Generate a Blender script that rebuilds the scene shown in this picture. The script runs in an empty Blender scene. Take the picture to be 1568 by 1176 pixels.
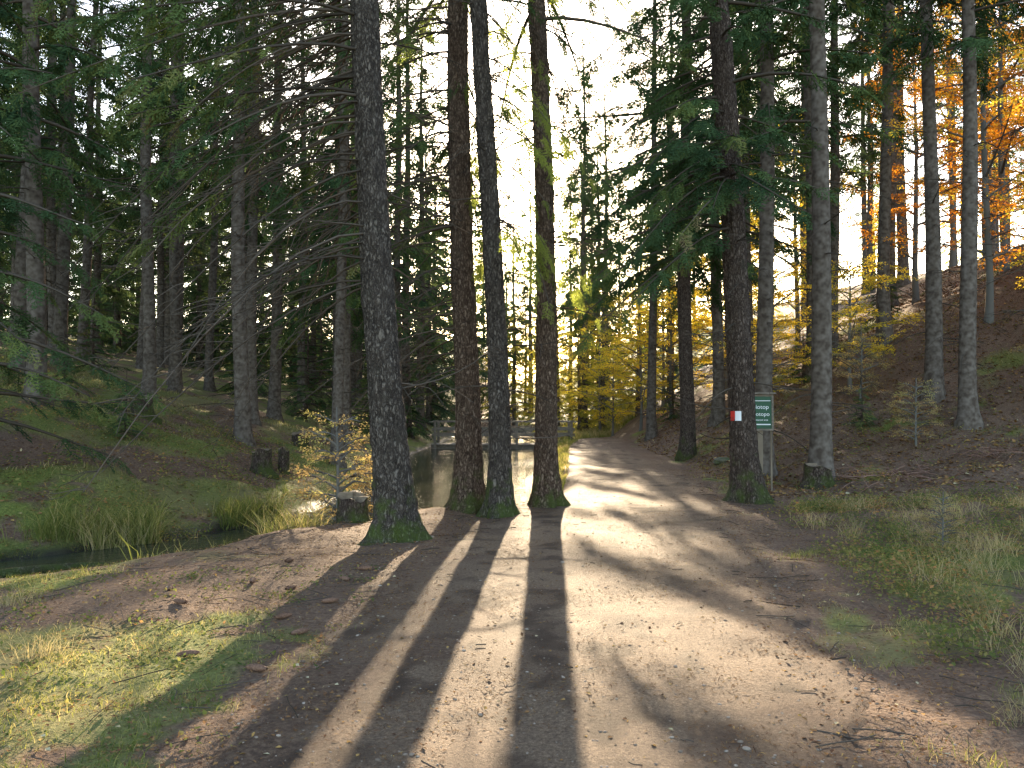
import bpy, math, numpy as np
from mathutils import Vector
D=bpy.data; SC=bpy.context.scene
def nrm(a):
    return a/np.maximum(np.linalg.norm(a,axis=-1,keepdims=True),1e-9)
# ---------------------------------------------------------------- noise
def h2(ix,iy,s):
    v=np.sin(ix*127.1+iy*311.7+s*74.7)*43758.5453
    return v-np.floor(v)
def vn(x,y,sc,s=0):
    x=np.asarray(x,float)/sc; y=np.asarray(y,float)/sc
    ix=np.floor(x); iy=np.floor(y); fx=x-ix; fy=y-iy
    fx=fx*fx*(3-2*fx); fy=fy*fy*(3-2*fy)
    a=h2(ix,iy,s); b=h2(ix+1,iy,s); c=h2(ix,iy+1,s); d=h2(ix+1,iy+1,s)
    return (a*(1-fx)+b*fx)*(1-fy)+(c*(1-fx)+d*fx)*fy
def fbm(x,y,sc,s=0,o=4):
    t=0;a=1;n=0
    for i in range(o):
        t=t+a*vn(x,y,sc,s+i*3.1); n+=a; a*=.5; sc*=.5
    return t/n
def sst(a,b,x):
    t=np.clip((x-a)/(b-a),0,1); return t*t*(3-2*t)
# ---------------------------------------------------------------- layout
PY=[-20,0,3.4,5,7,8,10,11,13,16,20,24,30,34,38,42,50,80]
XLv=[-2,-1.5,-1.15,-.95,-.95,-.9,-.5,-.2,.55,1.05,1.45,1.75,2.2,2.9,4.2,6.2,11,30]
XRv=[1.0,1.2,1.45,1.75,2.2,2.4,2.8,3.0,3.4,3.7,3.95,4.1,4.1,4.6,5.8,7.8,13,32]
def XL(y): return np.interp(y,PY,XLv)
def XR(y): return np.interp(y,PY,XRv)
WATER=-0.38
near=[(-40,5.2),(-12,6.3),(-6.4,7.7),(-4.6,8.6),(-3.6,10.2),(-2.8,11.6),(-1.9,12.9),(0.1,14.0),(.6,17),(.8,24),(1.3,32),(1.3,56)]
far=[(-3.5,56),(-3.7,42),(-4.1,31),(-3.2,19),(-3.8,14.0),(-4.8,11.6),(-6.6,9.9),(-12,8.1),(-40,6.8)]
POLY=np.array(near+far,float)
def segdist(x,y,pts,closed):
    P=np.array(pts,float); Q=np.roll(P,-1,axis=0)
    if not closed: P=P[:-1];Q=Q[:-1]
    dmin=np.full(x.shape,1e9)
    for a,b in zip(P,Q):
        ab=b-a; L=ab@ab
        t=np.clip(((x-a[0])*ab[0]+(y-a[1])*ab[1])/L,0,1)
        dmin=np.minimum(dmin,np.hypot(x-a[0]-t*ab[0],y-a[1]-t*ab[1]))
    return dmin
def inside(x,y,P):
    r=np.zeros(x.shape,bool); Q=np.roll(P,-1,axis=0)
    for a,b in zip(P,Q):
        c=((a[1]>y)!=(b[1]>y))
        with np.errstate(divide='ignore',invalid='ignore'):
            xi=(b[0]-a[0])*(y-a[1])/(b[1]-a[1])+a[0]
        r^=c&(x<xi)
    return r
BANK=np.array([(-200,56)]+far+[(-200,6.8)],float)
def H(x,y,detail=True):
    x=np.asarray(x,float); y=np.asarray(y,float); x,y=np.broadcast_arrays(x,y)
    x=x+0.0; y=y+0.0
    wob=(fbm(x,y,1.6,5)-.5)*.5
    d=segdist(x,y,POLY,True); ins=inside(x,y,POLY)
    leftside=inside(x,y,BANK)|((y>56)&(x<-3))
    b=d+wob
    zl=np.interp(b,[0,2,6,11,30,80,200],[WATER-.02,.38,1.7,2.9,6.5,13,20])
    a=x-np.interp(y,[-20,0,3.4,7,13,20,30,200],[1,1.1,1.3,2.1,3.4,3.9,4.2,6])-.9
    g=sst(12,25,y)*.93+.07
    zr=np.where(a>0,np.minimum(.54*a,.54*14+.25*(a-14)),0)*g
    zr=np.minimum(zr,18)
    zn=zr+(fbm(x,y,5,9)-.5)*.12
    k=sst(0,1.0,b)
    zn=(WATER-.02)*(1-k)+zn*k
    zf=sst(58,160,y)*6
    z=np.where(leftside,zl,zn+zf)
    z=np.where(ins,WATER-.05-.5*np.clip(d,0,1)+wob*.25,z)
    if detail:
        onp=sst(-.5,.3,x-XL(y))*sst(-.5,.3,XR(y)-x)
        amp=(1-onp*.85)*np.where(ins,.3,1)
        side=np.maximum(sst(1,3,a),.8*leftside)
        z=z+amp*((fbm(x,y,1.1,21)-.5)*(.17+.26*side)+(fbm(x,y,.28,31,3)-.5)*(.06+.07*side))
        z=z+onp*((fbm(x,y,.5,41,4)-.5)*.05)
    return z
# ---------------------------------------------------------------- mesh builder
class MB:
    def __init__(s): s.v=[];s.q=[];s.m=[];s.c=[];s.n=0
    def add(s,v,q,mat=0,c=None):
        v=np.asarray(v,float).reshape(-1,3); q=np.asarray(q,int).reshape(-1,4)
        s.v.append(v); s.q.append(q+s.n); s.m.append(np.full(len(q),mat)); 
        if c is None: c=0.5
        s.c.append(np.broadcast_to(np.asarray(c,float),(len(v),)).copy()); s.n+=len(v)
    def mesh(s,name,mats,smooth=True):
        V=np.concatenate(s.v);Q=np.concatenate(s.q);M=np.concatenate(s.m);C=np.concatenate(s.c)
        me=D.meshes.new(name); me.vertices.add(len(V)); me.vertices.foreach_set('co',V.ravel().astype(np.float32))
        me.loops.add(Q.size); me.loops.foreach_set('vertex_index',Q.ravel().astype(np.int32))
        me.polygons.add(len(Q)); me.polygons.foreach_set('loop_start',(np.arange(len(Q))*4).astype(np.int32))
        me.update(calc_edges=True)
        me.polygons.foreach_set('material_index',M.astype(np.int32))
        me.polygons.foreach_set('use_smooth',np.full(len(Q),smooth))
        sa(me,'rnd',C)
        for m in mats: me.materials.append(m)
        me.update(); return me
def sa(me,n,v):
    at=me.attributes.new(n,'FLOAT','POINT'); at.data.foreach_set('value',np.asarray(v).ravel().astype(np.float32))
def obj(name,me,loc=(0,0,0),rot=(0,0,0),sc=(1,1,1),parent=None):
    o=D.objects.new(name,me); SC.collection.objects.link(o); o.location=loc;o.rotation_euler=rot;o.scale=sc
    if parent: o.parent=parent
    return o
def tube(mb,P,r,n=5,mat=0,c=.5):
    P=np.asarray(P,float); T=nrm(np.gradient(P,axis=0)); r=np.broadcast_to(r,(len(P),))
    ref=np.array([0,0,1.]) if abs(T[0,2])<.9 else np.array([1.,0,0])
    U=nrm(np.cross(T,ref)); W=np.cross(T,U)
    a=np.arange(n)*2*math.pi/n
    V=P[:,None]+r[:,None,None]*(np.cos(a)[None,:,None]*U[:,None]+np.sin(a)[None,:,None]*W[:,None])
    i=np.arange(len(P)-1)[:,None]*n; j=np.arange(n)[None]; j2=(j+1)%n
    q=np.stack([i+j,i+j2,i+n+j2,i+n+j],-1)
    mb.add(V,q,mat,c)
def box(mb,c,s,mat=0,rotz=0):
    x,y,z=[k/2 for k in s]; 
    v=np.array([(-x,-y,-z),(x,-y,-z),(x,y,-z),(-x,y,-z),(-x,-y,z),(x,-y,z),(x,y,z),(-x,y,z)])
    cr,sr=math.cos(rotz),math.sin(rotz); v=v@np.array([[cr,sr,0],[-sr,cr,0],[0,0,1]])+np.array(c)
    mb.add(v,[(0,3,2,1),(4,5,6,7),(0,1,5,4),(1,2,6,5),(2,3,7,6),(3,0,4,7)],mat,.5)
# ---------------------------------------------------------------- materials
def newmat(name):
    m=D.materials.new(name); m.use_nodes=True; nt=m.node_tree; nt.nodes.clear()
    return m,nt
def N(nt,t,**k):
    n=nt.nodes.new(t)
    for a,b in k.items(): setattr(n,a,b)
    return n
def L(nt,a,b): nt.links.new(a,b)
def ramp(nt,fac,cols):
    r=N(nt,'ShaderNodeValToRGB'); e=r.color_ramp.elements
    while len(e)<len(cols): e.new(.5)
    for k,(p,c) in zip(e,cols): k.position=p; k.color=(*c,1)
    L(nt,fac,r.inputs[0]); return r.outputs[0]
def mixc(nt,f,a,b,mode='MIX'):
    m=N(nt,'ShaderNodeMix',data_type='RGBA',blend_type=mode)
    for s,i in((f,0),(a,6),(b,7)):
        if hasattr(s,'is_linked'): L(nt,s,m.inputs[i])
        elif isinstance(s,(int,float)): m.inputs[i].default_value=s
        else: m.inputs[i].default_value=(*s,1)
    return m.outputs[2]
def noise(nt,vec,scale,det=4,rough=.6):
    n=N(nt,'ShaderNodeTexNoise'); n.inputs['Scale'].default_value=scale;n.inputs['Detail'].default_value=det;n.inputs['Roughness'].default_value=rough
    if vec is not None: L(nt,vec,n.inputs['Vector'])
    return n.outputs['Fac']
def math_(nt,op,a,b=None,c=None,clamp=False):
    m=N(nt,'ShaderNodeMath',operation=op,use_clamp=clamp)
    for i,s in enumerate((a,b,c)):
        if s is None: continue
        if isinstance(s,(int,float)): m.inputs[i].default_value=s
        else: L(nt,s,m.inputs[i])
    return m.outputs[0]
def attr(nt,name):
    return N(nt,'ShaderNodeAttribute',attribute_name=name).outputs['Fac']
def out(nt,s): 
    o=N(nt,'ShaderNodeOutputMaterial'); L(nt,s,o.inputs[0])
def leafmat(name,cols,trans=.3,tint=1.6):
    m,nt=newmat(name)
    c=ramp(nt,attr(nt,'rnd'),cols)
    p=N(nt,'ShaderNodeBsdfDiffuse'); L(nt,c,p.inputs[0])
    if not trans: out(nt,p.outputs[0]); return m
    t=N(nt,'ShaderNodeBsdfTranslucent'); L(nt,mixc(nt,1.0,c,(tint,tint,tint*.7),'MULTIPLY'),t.inputs[0])
    mx=N(nt,'ShaderNodeMixShader'); mx.inputs[0].default_value=trans
    L(nt,p.outputs[0],mx.inputs[1]);L(nt,t.outputs[0],mx.inputs[2]); out(nt,mx.outputs[0]); return m
def bark(name,dark,light,moss=.6,scale=1.0):
    m,nt=newmat(name); tc=N(nt,'ShaderNodeTexCoord').outputs['Object']
    mp=N(nt,'ShaderNodeMapping'); mp.inputs['Scale'].default_value=(1,1,.4); L(nt,tc,mp.inputs[0])
    v=N(nt,'ShaderNodeTexVoronoi',feature='DISTANCE_TO_EDGE'); v.inputs['Scale'].default_value=24*scale
    n3=N(nt,'ShaderNodeTexNoise'); n3.inputs['Scale'].default_value=14*scale; n3.inputs['Detail'].default_value=4; n3.inputs['Roughness'].default_value=.7; L(nt,mp.outputs[0],n3.inputs[0])
    nz=n3.outputs['Fac']
    wv=N(nt,'ShaderNodeVectorMath',operation='ADD'); L(nt,mp.outputs[0],wv.inputs[0])
    sc=N(nt,'ShaderNodeVectorMath',operation='SCALE'); 
    L(nt,n3.outputs['Color'],sc.inputs[0]); sc.inputs['Scale'].default_value=.15; L(nt,sc.outputs[0],wv.inputs[1])
    L(nt,wv.outputs[0],v.inputs['Vector'])
    e=math_(nt,'MULTIPLY',v.outputs['Distance'],3.2,clamp=True)
    h=math_(nt,'ADD',math_(nt,'MULTIPLY',e,.55),math_(nt,'MULTIPLY',nz,.85))
    c=ramp(nt,h,[(.28,tuple(k*.3 for k in dark)),(.58,dark),(.95,light)])
    sp=N(nt,'ShaderNodeSeparateXYZ'); L(nt,tc,sp.inputs[0])
    n5=noise(nt,tc,4,3)
    lich=math_(nt,'MULTIPLY_ADD',n5,5,-2.9,clamp=True)
    c=mixc(nt,math_(nt,'MULTIPLY',lich,.25),c,(.13,.13,.09))
    mo=math_(nt,'SUBTRACT',n5,math_(nt,'MULTIPLY',sp.outputs[2],.3))
    mo=math_(nt,'MULTIPLY',math_(nt,'SUBTRACT',mo,.33),6*moss,clamp=True)
    c=mixc(nt,math_(nt,'MULTIPLY',mo,math_(nt,'MULTIPLY_ADD',nz,1.2,.1,clamp=True)),c,(.085,.115,.02))
    p=N(nt,'ShaderNodeBsdfPrincipled'); L(nt,c,p.inputs['Base Color']); p.inputs['Roughness'].default_value=.9
    p.inputs['Specular IOR Level'].default_value=.12
    b=N(nt,'ShaderNodeBump'); b.inputs['Strength'].default_value=1; b.inputs['Distance'].default_value=.05
    L(nt,h,b.inputs['Height']); L(nt,b.outputs[0],p.inputs['Normal']); out(nt,p.outputs[0]); return m
def plain(name,c1,c2,rough=.8,scale=20,bump=.3,stretch=None,spec=.3):
    m,nt=newmat(name); tc=N(nt,'ShaderNodeTexCoord').outputs['Object']
    if stretch:
        mp=N(nt,'ShaderNodeMapping'); mp.inputs['Scale'].default_value=stretch; L(nt,tc,mp.inputs[0]); tc=mp.outputs[0]
    n=noise(nt,tc,scale,4); c=ramp(nt,n,[(.3,c1),(.7,c2)])
    p=N(nt,'ShaderNodeBsdfPrincipled'); L(nt,c,p.inputs['Base Color']); p.inputs['Roughness'].default_value=rough
    p.inputs['Specular IOR Level'].default_value=spec
    if bump:
        b=N(nt,'ShaderNodeBump'); b.inputs['Strength'].default_value=bump; b.inputs['Distance'].default_value=.01
        L(nt,n,b.inputs['Height']); L(nt,b.outputs[0],p.inputs['Normal'])
    out(nt,p.outputs[0]); return m
def simple(name,c1,c2,scale):
    m,nt=newmat(name); tc=N(nt,'ShaderNodeTexCoord').outputs['Object']
    c=ramp(nt,noise(nt,tc,scale,1),[(.3,c1),(.7,c2)]); p=N(nt,'ShaderNodeBsdfDiffuse'); L(nt,c,p.inputs[0]); out(nt,p.outputs[0]); return m
M_needle=leafmat('spruce_needles',[(0,(.028,.050,.024)),(.5,(.062,.100,.038)),(.85,(.14,.165,.045)),(1,(.19,.15,.07))],0)
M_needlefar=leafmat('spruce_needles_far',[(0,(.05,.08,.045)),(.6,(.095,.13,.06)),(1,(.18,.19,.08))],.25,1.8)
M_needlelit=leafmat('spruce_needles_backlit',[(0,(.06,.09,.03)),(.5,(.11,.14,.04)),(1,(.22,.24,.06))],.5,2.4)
M_larch_glow=leafmat('larch_needles_painted_glow',[(0,(.16,.18,.04)),(.5,(.34,.29,.06)),(1,(.52,.40,.08))],.5,1.8)  # autumn yellow, lightened to paint haze and backlit glow into the needles
M_dead=leafmat('dead_twigs',[(0,(.05,.04,.03)),(1,(.11,.085,.065))],0)
M_bark=bark('spruce_bark',(.080,.054,.040),(.17,.125,.098),.7)
M_barkB=bark('spruce_bark_reddish',(.105,.066,.044),(.24,.165,.115),.8)
M_barkG=bark('spruce_bark_grey',(.080,.061,.048),(.18,.145,.115),1.0)
M_barkfar=simple('bark_far',(.07,.052,.04),(.16,.13,.105),9)
M_beechbark=leafmat('beech_bark',[(0,(.10,.09,.08)),(1,(.18,.17,.15))],0)
M_orange=leafmat('beech_leaves_orange',[(0,(.30,.11,.02)),(.35,(.54,.19,.02)),(.7,(.62,.32,.04)),(1,(.52,.46,.07))],.55,1.8)
M_yellow=leafmat('beech_leaves_yellow',[(0,(.30,.28,.04)),(.4,(.55,.40,.05)),(.8,(.65,.42,.05)),(1,(.40,.46,.07))],.6,1.9)
M_green=leafmat('leaves_green',[(0,(.07,.10,.03)),(.5,(.15,.16,.05)),(.8,(.28,.23,.08)),(1,(.34,.18,.08))],.4)
M_grass=leafmat('grass_blades',[(0,(.07,.09,.025)),(.4,(.14,.155,.04)),(.7,(.27,.24,.09)),(1,(.44,.33,.18))],.4)
M_straw=leafmat('dry_grass',[(0,(.22,.17,.09)),(1,(.46,.37,.22))],.4)
M_litter=leafmat('fallen_leaves',[(0,(.10,.05,.03)),(.5,(.23,.12,.05)),(.85,(.40,.25,.08)),(1,(.42,.34,.2))],0)
# ---------------------------------------------------------------- templates
def mk_template(shoots,rng,kind):
    V=[];Q=[]
    def dia(a,d,l,w,nv):
        d=d/np.linalg.norm(d); s=np.cross(d,nv); s/=max(np.linalg.norm(s),1e-6)
        i=len(V); V.extend([a,a+d*l*.45+s*w,a+d*l,a+d*l*.45-s*w]); Q.append((i,i+1,i+2,i+3))
    for i in range(shoots):
        t=(i+.3)/shoots; sd=1 if i%2 else -1
        a=np.array([t,0,-.12*t*t]); ang=math.radians(rng.uniform(38,62))
        d=np.array([math.cos(ang),sd*math.sin(ang),rng.uniform(-.45,.1)]); l=.42*(1-.62*t)*rng.uniform(.7,1.15)
        d/=np.linalg.norm(d)
        if kind==2:
            k=max(3,int(l/.08))
            for j in range(k):
                b=a+d*l*j/k
                for s2 in (1,-1):
                    dd=d+np.array([-d[1],d[0],0])*s2*rng.uniform(.4,.9)+np.array([0,0,rng.uniform(-.4,.3)])
                    dia(b,dd,rng.uniform(.08,.13),.018,rng.normal(size=3))
            dia(a,d,l,.012,np.array([0,0,1.])+rng.normal(size=3)*.5)
        elif kind==1:
            dia(a,d,l,.026,np.array([0,0,1.])+rng.normal(size=3)*.5)
            for s2 in(1,-1):
                dd=d+np.array([-d[1],d[0],0])*s2*.6+np.array([0,0,rng.uniform(-.5,.2)])
                dia(a+d*l*rng.uniform(.2,.5),dd,l*.5,.026,rng.normal(size=3))
        else: dia(a,d,l*1.1,.05,np.array([0,0,1.])+rng.normal(size=3)*.8)
    dia(np.array([0.,0,0]),np.array([1,0,-.12]),1.05,.02,np.array([0,0,1.]))
    return np.array(V),np.array(Q)
rt=np.random.default_rng(3)
T_fine=[mk_template(13,rt,2) for _ in range(2)]
T_med=[mk_template(12,rt,1) for _ in range(3)]
T_coarse=[mk_template(12,rt,0) for _ in range(3)]
def mk_leaf(nl,rng,flat=.35):
    V=[];Q=[]
    for i in range(nl):
        t=rng.uniform(.05,1); sd=rng.choice([-1,1]); a=np.array([t,sd*rng.uniform(0,.28)*(1.1-t*.6),rng.normal()*.05])
        d=np.array([rng.uniform(.3,1),sd*rng.uniform(.2,1),rng.normal()*flat-.15]); d/=np.linalg.norm(d)
        nv=np.array([0,0,1.])+rng.normal(size=3)*flat; s=np.cross(d,nv); s/=np.linalg.norm(s)
        l=rng.uniform(.12,.17); w=l*.33; k=len(V)
        V.extend([a,a+d*l*.5+s*w,a+d*l,a+d*l*.5-s*w]); Q.append((k,k+1,k+2,k+3))
    return np.array(V),np.array(Q)
T_leaf=[mk_leaf(16,rt) for _ in range(3)]
def place(mb,tmpls,pos,d,up,scale,mat,col):
    pos=np.asarray(pos);d=nrm(np.asarray(d));up=np.asarray(up); col=np.broadcast_to(col,(len(pos),))
    y=nrm(np.cross(up,d)); z=np.cross(d,y); Mx=np.stack([d,y,z],1)
    k=len(tmpls); idx=np.arange(len(pos))%k
    for i,(V,Q) in enumerate(tmpls):
        s=idx==i; n=s.sum()
        if not n: continue
        W=np.einsum('va,nab->nvb',V,Mx[s])*np.asarray(scale)[s][:,None,None]+pos[s][:,None]
        QQ=Q[None]+(np.arange(n)*len(V))[:,None,None]
        mb.add(W,QQ,mat,np.repeat(col[s],len(V)))
# ---------------------------------------------------------------- trees
class Sp:
    def __init__(s): s.p=[];s.d=[];s.u=[];s.s=[];s.c=[]
def branch(mb,sp,base,az,Ln,rad,rise,droop,curl,rng,spm=7,sl=.6,hang=.35,t0=.15,tone=.4,wm=0):
    t=np.linspace(0,1,7); dh=np.array([math.cos(az),math.sin(az),0]); sv=np.array([-dh[1],dh[0],0])
    P=np.array(base)+dh*Ln*t[:,None]+np.array([0,0,1.])*(Ln*(rise*t-droop*t**2+curl*t**3))[:,None]+sv*(rng.normal()*.12*Ln*t**2)[:,None]
    tube(mb,P,rad*(1-.85*t)+.003,4,wm,rng.uniform())
    if sp is None: return P
    n=int(Ln*spm)
    if n<1: return P
    tt=rng.uniform(t0,1,n)**.85; tt[0]=.98
    pos=np.stack([np.interp(tt,t,P[:,i]) for i in range(3)],1)
    T=nrm(np.gradient(P,axis=0)); tg=np.stack([np.interp(tt,t,T[:,i]) for i in range(3)],1)
    sd=rng.choice([-1,1],n)*rng.uniform(.3,1.1,n); sd[0]=0
    d=tg+sv*sd[:,None]; d[:,2]-=hang*rng.uniform(.2,1.6,n)
    up=np.tile([0,0,1.],(n,1))+rng.normal(size=(n,3))*.3
    sp.p.append(pos);sp.d.append(d);sp.u.append(up);sp.s.append(sl*rng.uniform(.65,1.15,n)*(1.1-.35*tt));sp.c.append(np.clip(tone+rng.normal()*.16+rng.normal(size=n)*.13+.25*(tt-.5),0,1))
    return P
def flush(mb,sp,tm,mat):
    if sp.p: place(mb,tm,np.concatenate(sp.p),np.concatenate(sp.d),np.concatenate(sp.u),np.concatenate(sp.s),mat,np.concatenate(sp.c))
def dead(mb,base,az,Ln,rng,droop=.5,mat=2,sub=6,rad=.012,rise=None):
    P=branch(mb,None,base,az,Ln,rad,rng.uniform(-.1,.25) if rise is None else rise,droop,rng.uniform(.0,.35),rng,wm=mat)
    n=int(Ln*sub)
    for i in range(n):
        t=rng.uniform(.2,1); p=np.array([np.interp(t*6,range(7),P[:,k]) for k in range(3)])
        a=az+rng.choice([-1,1])*rng.uniform(.4,1.2); l=rng.uniform(.25,.8)*(1.2-t*.7)
        s=np.linspace(0,1,4); dz=rng.uniform(-.9,.1)
        Q=p+np.array([math.cos(a),math.sin(a),0])*l*s[:,None]+np.array([0,0,1.])*(l*(dz*s**1.5))[:,None]+rng.normal(size=(4,3))*.02*s[:,None]
        tube(mb,Q,.0045*(1-.6*s)+.0012,3,mat,rng.uniform())
    return P
def trunk(mb,Ht,r,lean,rng,seg=14,rings=26,flare=.5,bumps=0,mat=0):
    z=np.linspace(0,1,rings)**1.5*Ht; z=np.concatenate([[-.4],z])
    zz=np.maximum(z,0)
    rr=r*(1-zz/Ht)**.75*(1+flare*np.exp(-zz/.28)+.12*np.exp(-zz/1.2))+.01
    cx=lean[0]*z+.05*np.sin(z*.5+rng.uniform(0,6))*(z>0)*np.minimum(z,1); cy=lean[1]*z+.04*np.sin(z*.43+rng.uniform(0,6))*np.minimum(zz,1)
    a=np.arange(seg)*2*math.pi/seg
    A,Z=np.meshgrid(a,z); RR=np.repeat(rr[:,None],seg,1)
    ph=rng.uniform(0,6,3)
    root=(np.cos(3*A+ph[0])+.7*np.cos(5*A+ph[1])+.4*np.cos(8*A+ph[2]))*.15*np.exp(-np.maximum(Z,0)/.22)*flare*1.6
    RR=RR*(1+root+.03*np.cos(2*A+Z*.7+ph[1]))
    if bumps:
        ca=np.cos(A)*r*3; sa_=np.sin(A)*r*3
        nn=fbm(ca*6+Z*.7,sa_*6+Z*9,1.0,rng.integers(99),3)-.5
        n2=fbm(np.cos(A)*3.2+7,Z*2.2+np.sin(A)*3.2,.45,rng.integers(99),3)-.5
        RR=RR+bumps*(nn*.6+n2)
    V=np.stack([cx[:,None]+np.cos(A)*RR,cy[:,None]+np.sin(A)*RR,Z],-1)
    i=np.arange(len(z)-1)[:,None]*seg;j=np.arange(seg)[None];j2=(j+1)%seg
    mb.add(V,np.stack([i+j,i+j2,i+seg+j2,i+seg+j],-1),mat,.5)
    return lambda h:(np.array([np.interp(h,z,cx),np.interp(h,z,cy),h]),np.interp(h,z,rr))
def spruce(name,seed,Ht,r,c0,Lm,nb,tm,mats,spm=7,sl=.6,ndead=14,lean=(0,0),seg=12,rings=22,bumps=0,flare=.5,deadlen=1.2,extra=None,hang=.4,tone=.4,droop=(.25,.6)):
    rng=np.random.default_rng(seed); mb=MB(); sp=Sp()
    f=trunk(mb,Ht,r,lean,rng,seg,rings,flare,bumps)
    for i in range(nb):
        u=(i+rng.uniform(0,1))/nb; h=c0+(Ht-c0-.3)*u**1.15
        c,rr=f(h); az=i*2.399+rng.uniform(-.5,.5)
        ln=max(.25,Lm*(1-u)**.65*rng.uniform(.6,1.12)*(0.7+.3*min(1,(h-c0)/2+.3)))
        branch(mb,sp,c,az,ln,.012+.010*ln,rng.uniform(-.15,.1)+.25*u,rng.uniform(*droop),rng.uniform(.05,.3),rng,spm,sl,hang,.12,tone,wm=2)
    for i in range(ndead):
        h=rng.uniform(.9,max(c0,1)+1.5); c,rr=f(h); az=rng.uniform(0,6.28)
        dead(mb,c,az,deadlen*rng.uniform(.35,1.3),rng,rng.uniform(.1,.7))
    if extra: extra(mb,sp,f,rng)
    flush(mb,sp,tm,1)
    return mb.mesh(name,mats)
def beech(name,seed,Ht,r,c0,Lm,nb,mats,lean=(0,0),spm=9,sl=.55,tone=.5):
    rng=np.random.default_rng(seed); mb=MB(); sp=Sp()
    f=trunk(mb,Ht,r,lean,rng,10,20,.3)
    for i in range(nb):
        u=(i+rng.uniform(0,1))/nb; h=c0+(Ht-c0-.2)*u; c,rr=f(h); az=i*2.399+rng.uniform(-.6,.6)
        ln=max(.3,Lm*math.sin(math.pi*min(1,.25+.75*u))**.6*rng.uniform(.5,1.15))
        P=branch(mb,sp,c,az,ln,.01+.01*ln,rng.uniform(.3,.8),rng.uniform(.1,.4),0,rng,spm,sl,.05,.2,tone+.25*(u-.5),wm=0)
        for k in range(3):
            t=rng.uniform(.3,.8); p=np.array([np.interp(t*6,range(7),P[:,q]) for q in range(3)])
            branch(mb,sp,p,az+rng.choice([-1,1])*rng.uniform(.5,1.1),ln*rng.uniform(.3,.6),.01,rng.uniform(0,.4),.2,0,rng,spm,sl,.05,.1,tone+.25*(u-.5),wm=0)
    flush(mb,sp,T_leaf,1)
    return mb.mesh(name,mats)
def gz(x,y): return float(H(np.array([x]),np.array([y]),False)[0])
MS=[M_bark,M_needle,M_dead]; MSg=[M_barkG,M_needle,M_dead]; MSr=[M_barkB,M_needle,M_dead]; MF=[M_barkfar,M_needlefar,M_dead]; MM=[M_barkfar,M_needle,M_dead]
def put(name,me,x,y,rz=0,s=1,sink=.03,parent=None):
    return obj(name,me,(x,y,gz(x,y)-sink),(0,0,rz),(s,s,s),parent)
def exA(mb,sp,f,rng):
    for i in range(70):
        h=rng.uniform(2.6,9); c,rr=f(h); az=rng.uniform(2.2,4.0); ln=rng.uniform(1.0,3.2)
        dead(mb,c,az,ln,rng,rng.uniform(.5,.95),2,8,.012,rise=rng.uniform(-.25,.1))
    for i in range(28):
        h=rng.uniform(4.8,9); c,rr=f(h); branch(mb,sp,c,rng.uniform(2.2,4.0),rng.uniform(1.8,4.0),.02,rng.uniform(-.2,.1),rng.uniform(.4,.8),.2,rng,7,.42,.7,.4,.5,wm=2)
    for i in range(18):
        h=rng.uniform(2.4,8); c,rr=f(h); dead(mb,c,rng.uniform(0.2,2.2),rng.uniform(.5,1.4),rng,rng.uniform(.3,.7),2,6,.010)
def exB(mb,sp,f,rng):
    for i in range(70):
        h=rng.uniform(2.2,9); c,rr=f(h); dead(mb,c,rng.uniform(1.2,4.4),rng.uniform(.8,2.6),rng,rng.uniform(.3,.9),2,7,.011)
    for i in range(34):
        h=rng.uniform(4.4,9); c,rr=f(h); branch(mb,sp,c,rng.uniform(1.0,4.2),rng.uniform(1.0,3.0),.018,rng.uniform(-.2,.2),rng.uniform(.3,.8),.1,rng,7,.42,.8,.3,.5,wm=2)
def exC(mb,sp,f,rng):
    for i in range(38):
        h=rng.uniform(4.2,9.2); c,rr=f(h); branch(mb,sp,c,rng.uniform(-1.2,2.2),rng.uniform(.6,1.8),.010,rng.uniform(-.3,.1),rng.uniform(.6,1.1),0,rng,9,.36,1.3,.3,.75,wm=2)
def exD(mb,sp,f,rng):
    for i in range(30):
        h=rng.uniform(5.6,9.8); c,rr=f(h); branch(mb,sp,c,rng.uniform(-1.2,4.0),rng.uniform(.8,2.2),.012,rng.uniform(-.3,.1),rng.uniform(.4,.9),0,rng,8,.4,1.0,.35,.4,wm=2)
    for i in range(34):
        h=rng.uniform(3,8.6); c,rr=f(h); dead(mb,c,rng.uniform(0,6.28),rng.uniform(.4,1.5),rng,rng.uniform(.3,.9),2,7,.009)
def exE(mb,sp,f,rng):
    for i in range(54):
        h=rng.uniform(4.5,9); c,rr=f(h); branch(mb,sp,c,rng.uniform(1.6,4.6),rng.uniform(1.2,3.2),.02,rng.uniform(-.2,.1),rng.uniform(.3,.7),.15,rng,8,.48,.7,.15,.4,wm=2)
hero=[(-1.35,9.2,.195,(-.067,0),MSg,1,exA,6,8.2),
 (-.70,12.1,.19,(-.015,0),MSr,2,exB,10,8.0),
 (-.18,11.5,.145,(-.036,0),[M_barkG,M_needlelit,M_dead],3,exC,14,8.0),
 (.57,12.5,.165,(-.018,0),MSr,4,exD,10,7.8),
 (3.97,13.0,.210,(-.055,0),MS,5,exE,20,5.4)]
for i,(x,y,r,ln,ms,sd,ex,nd,c0) in enumerate(hero):
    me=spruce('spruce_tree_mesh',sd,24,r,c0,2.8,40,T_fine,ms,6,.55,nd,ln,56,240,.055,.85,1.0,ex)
    put('spruce_tree',me,x,y)
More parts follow.
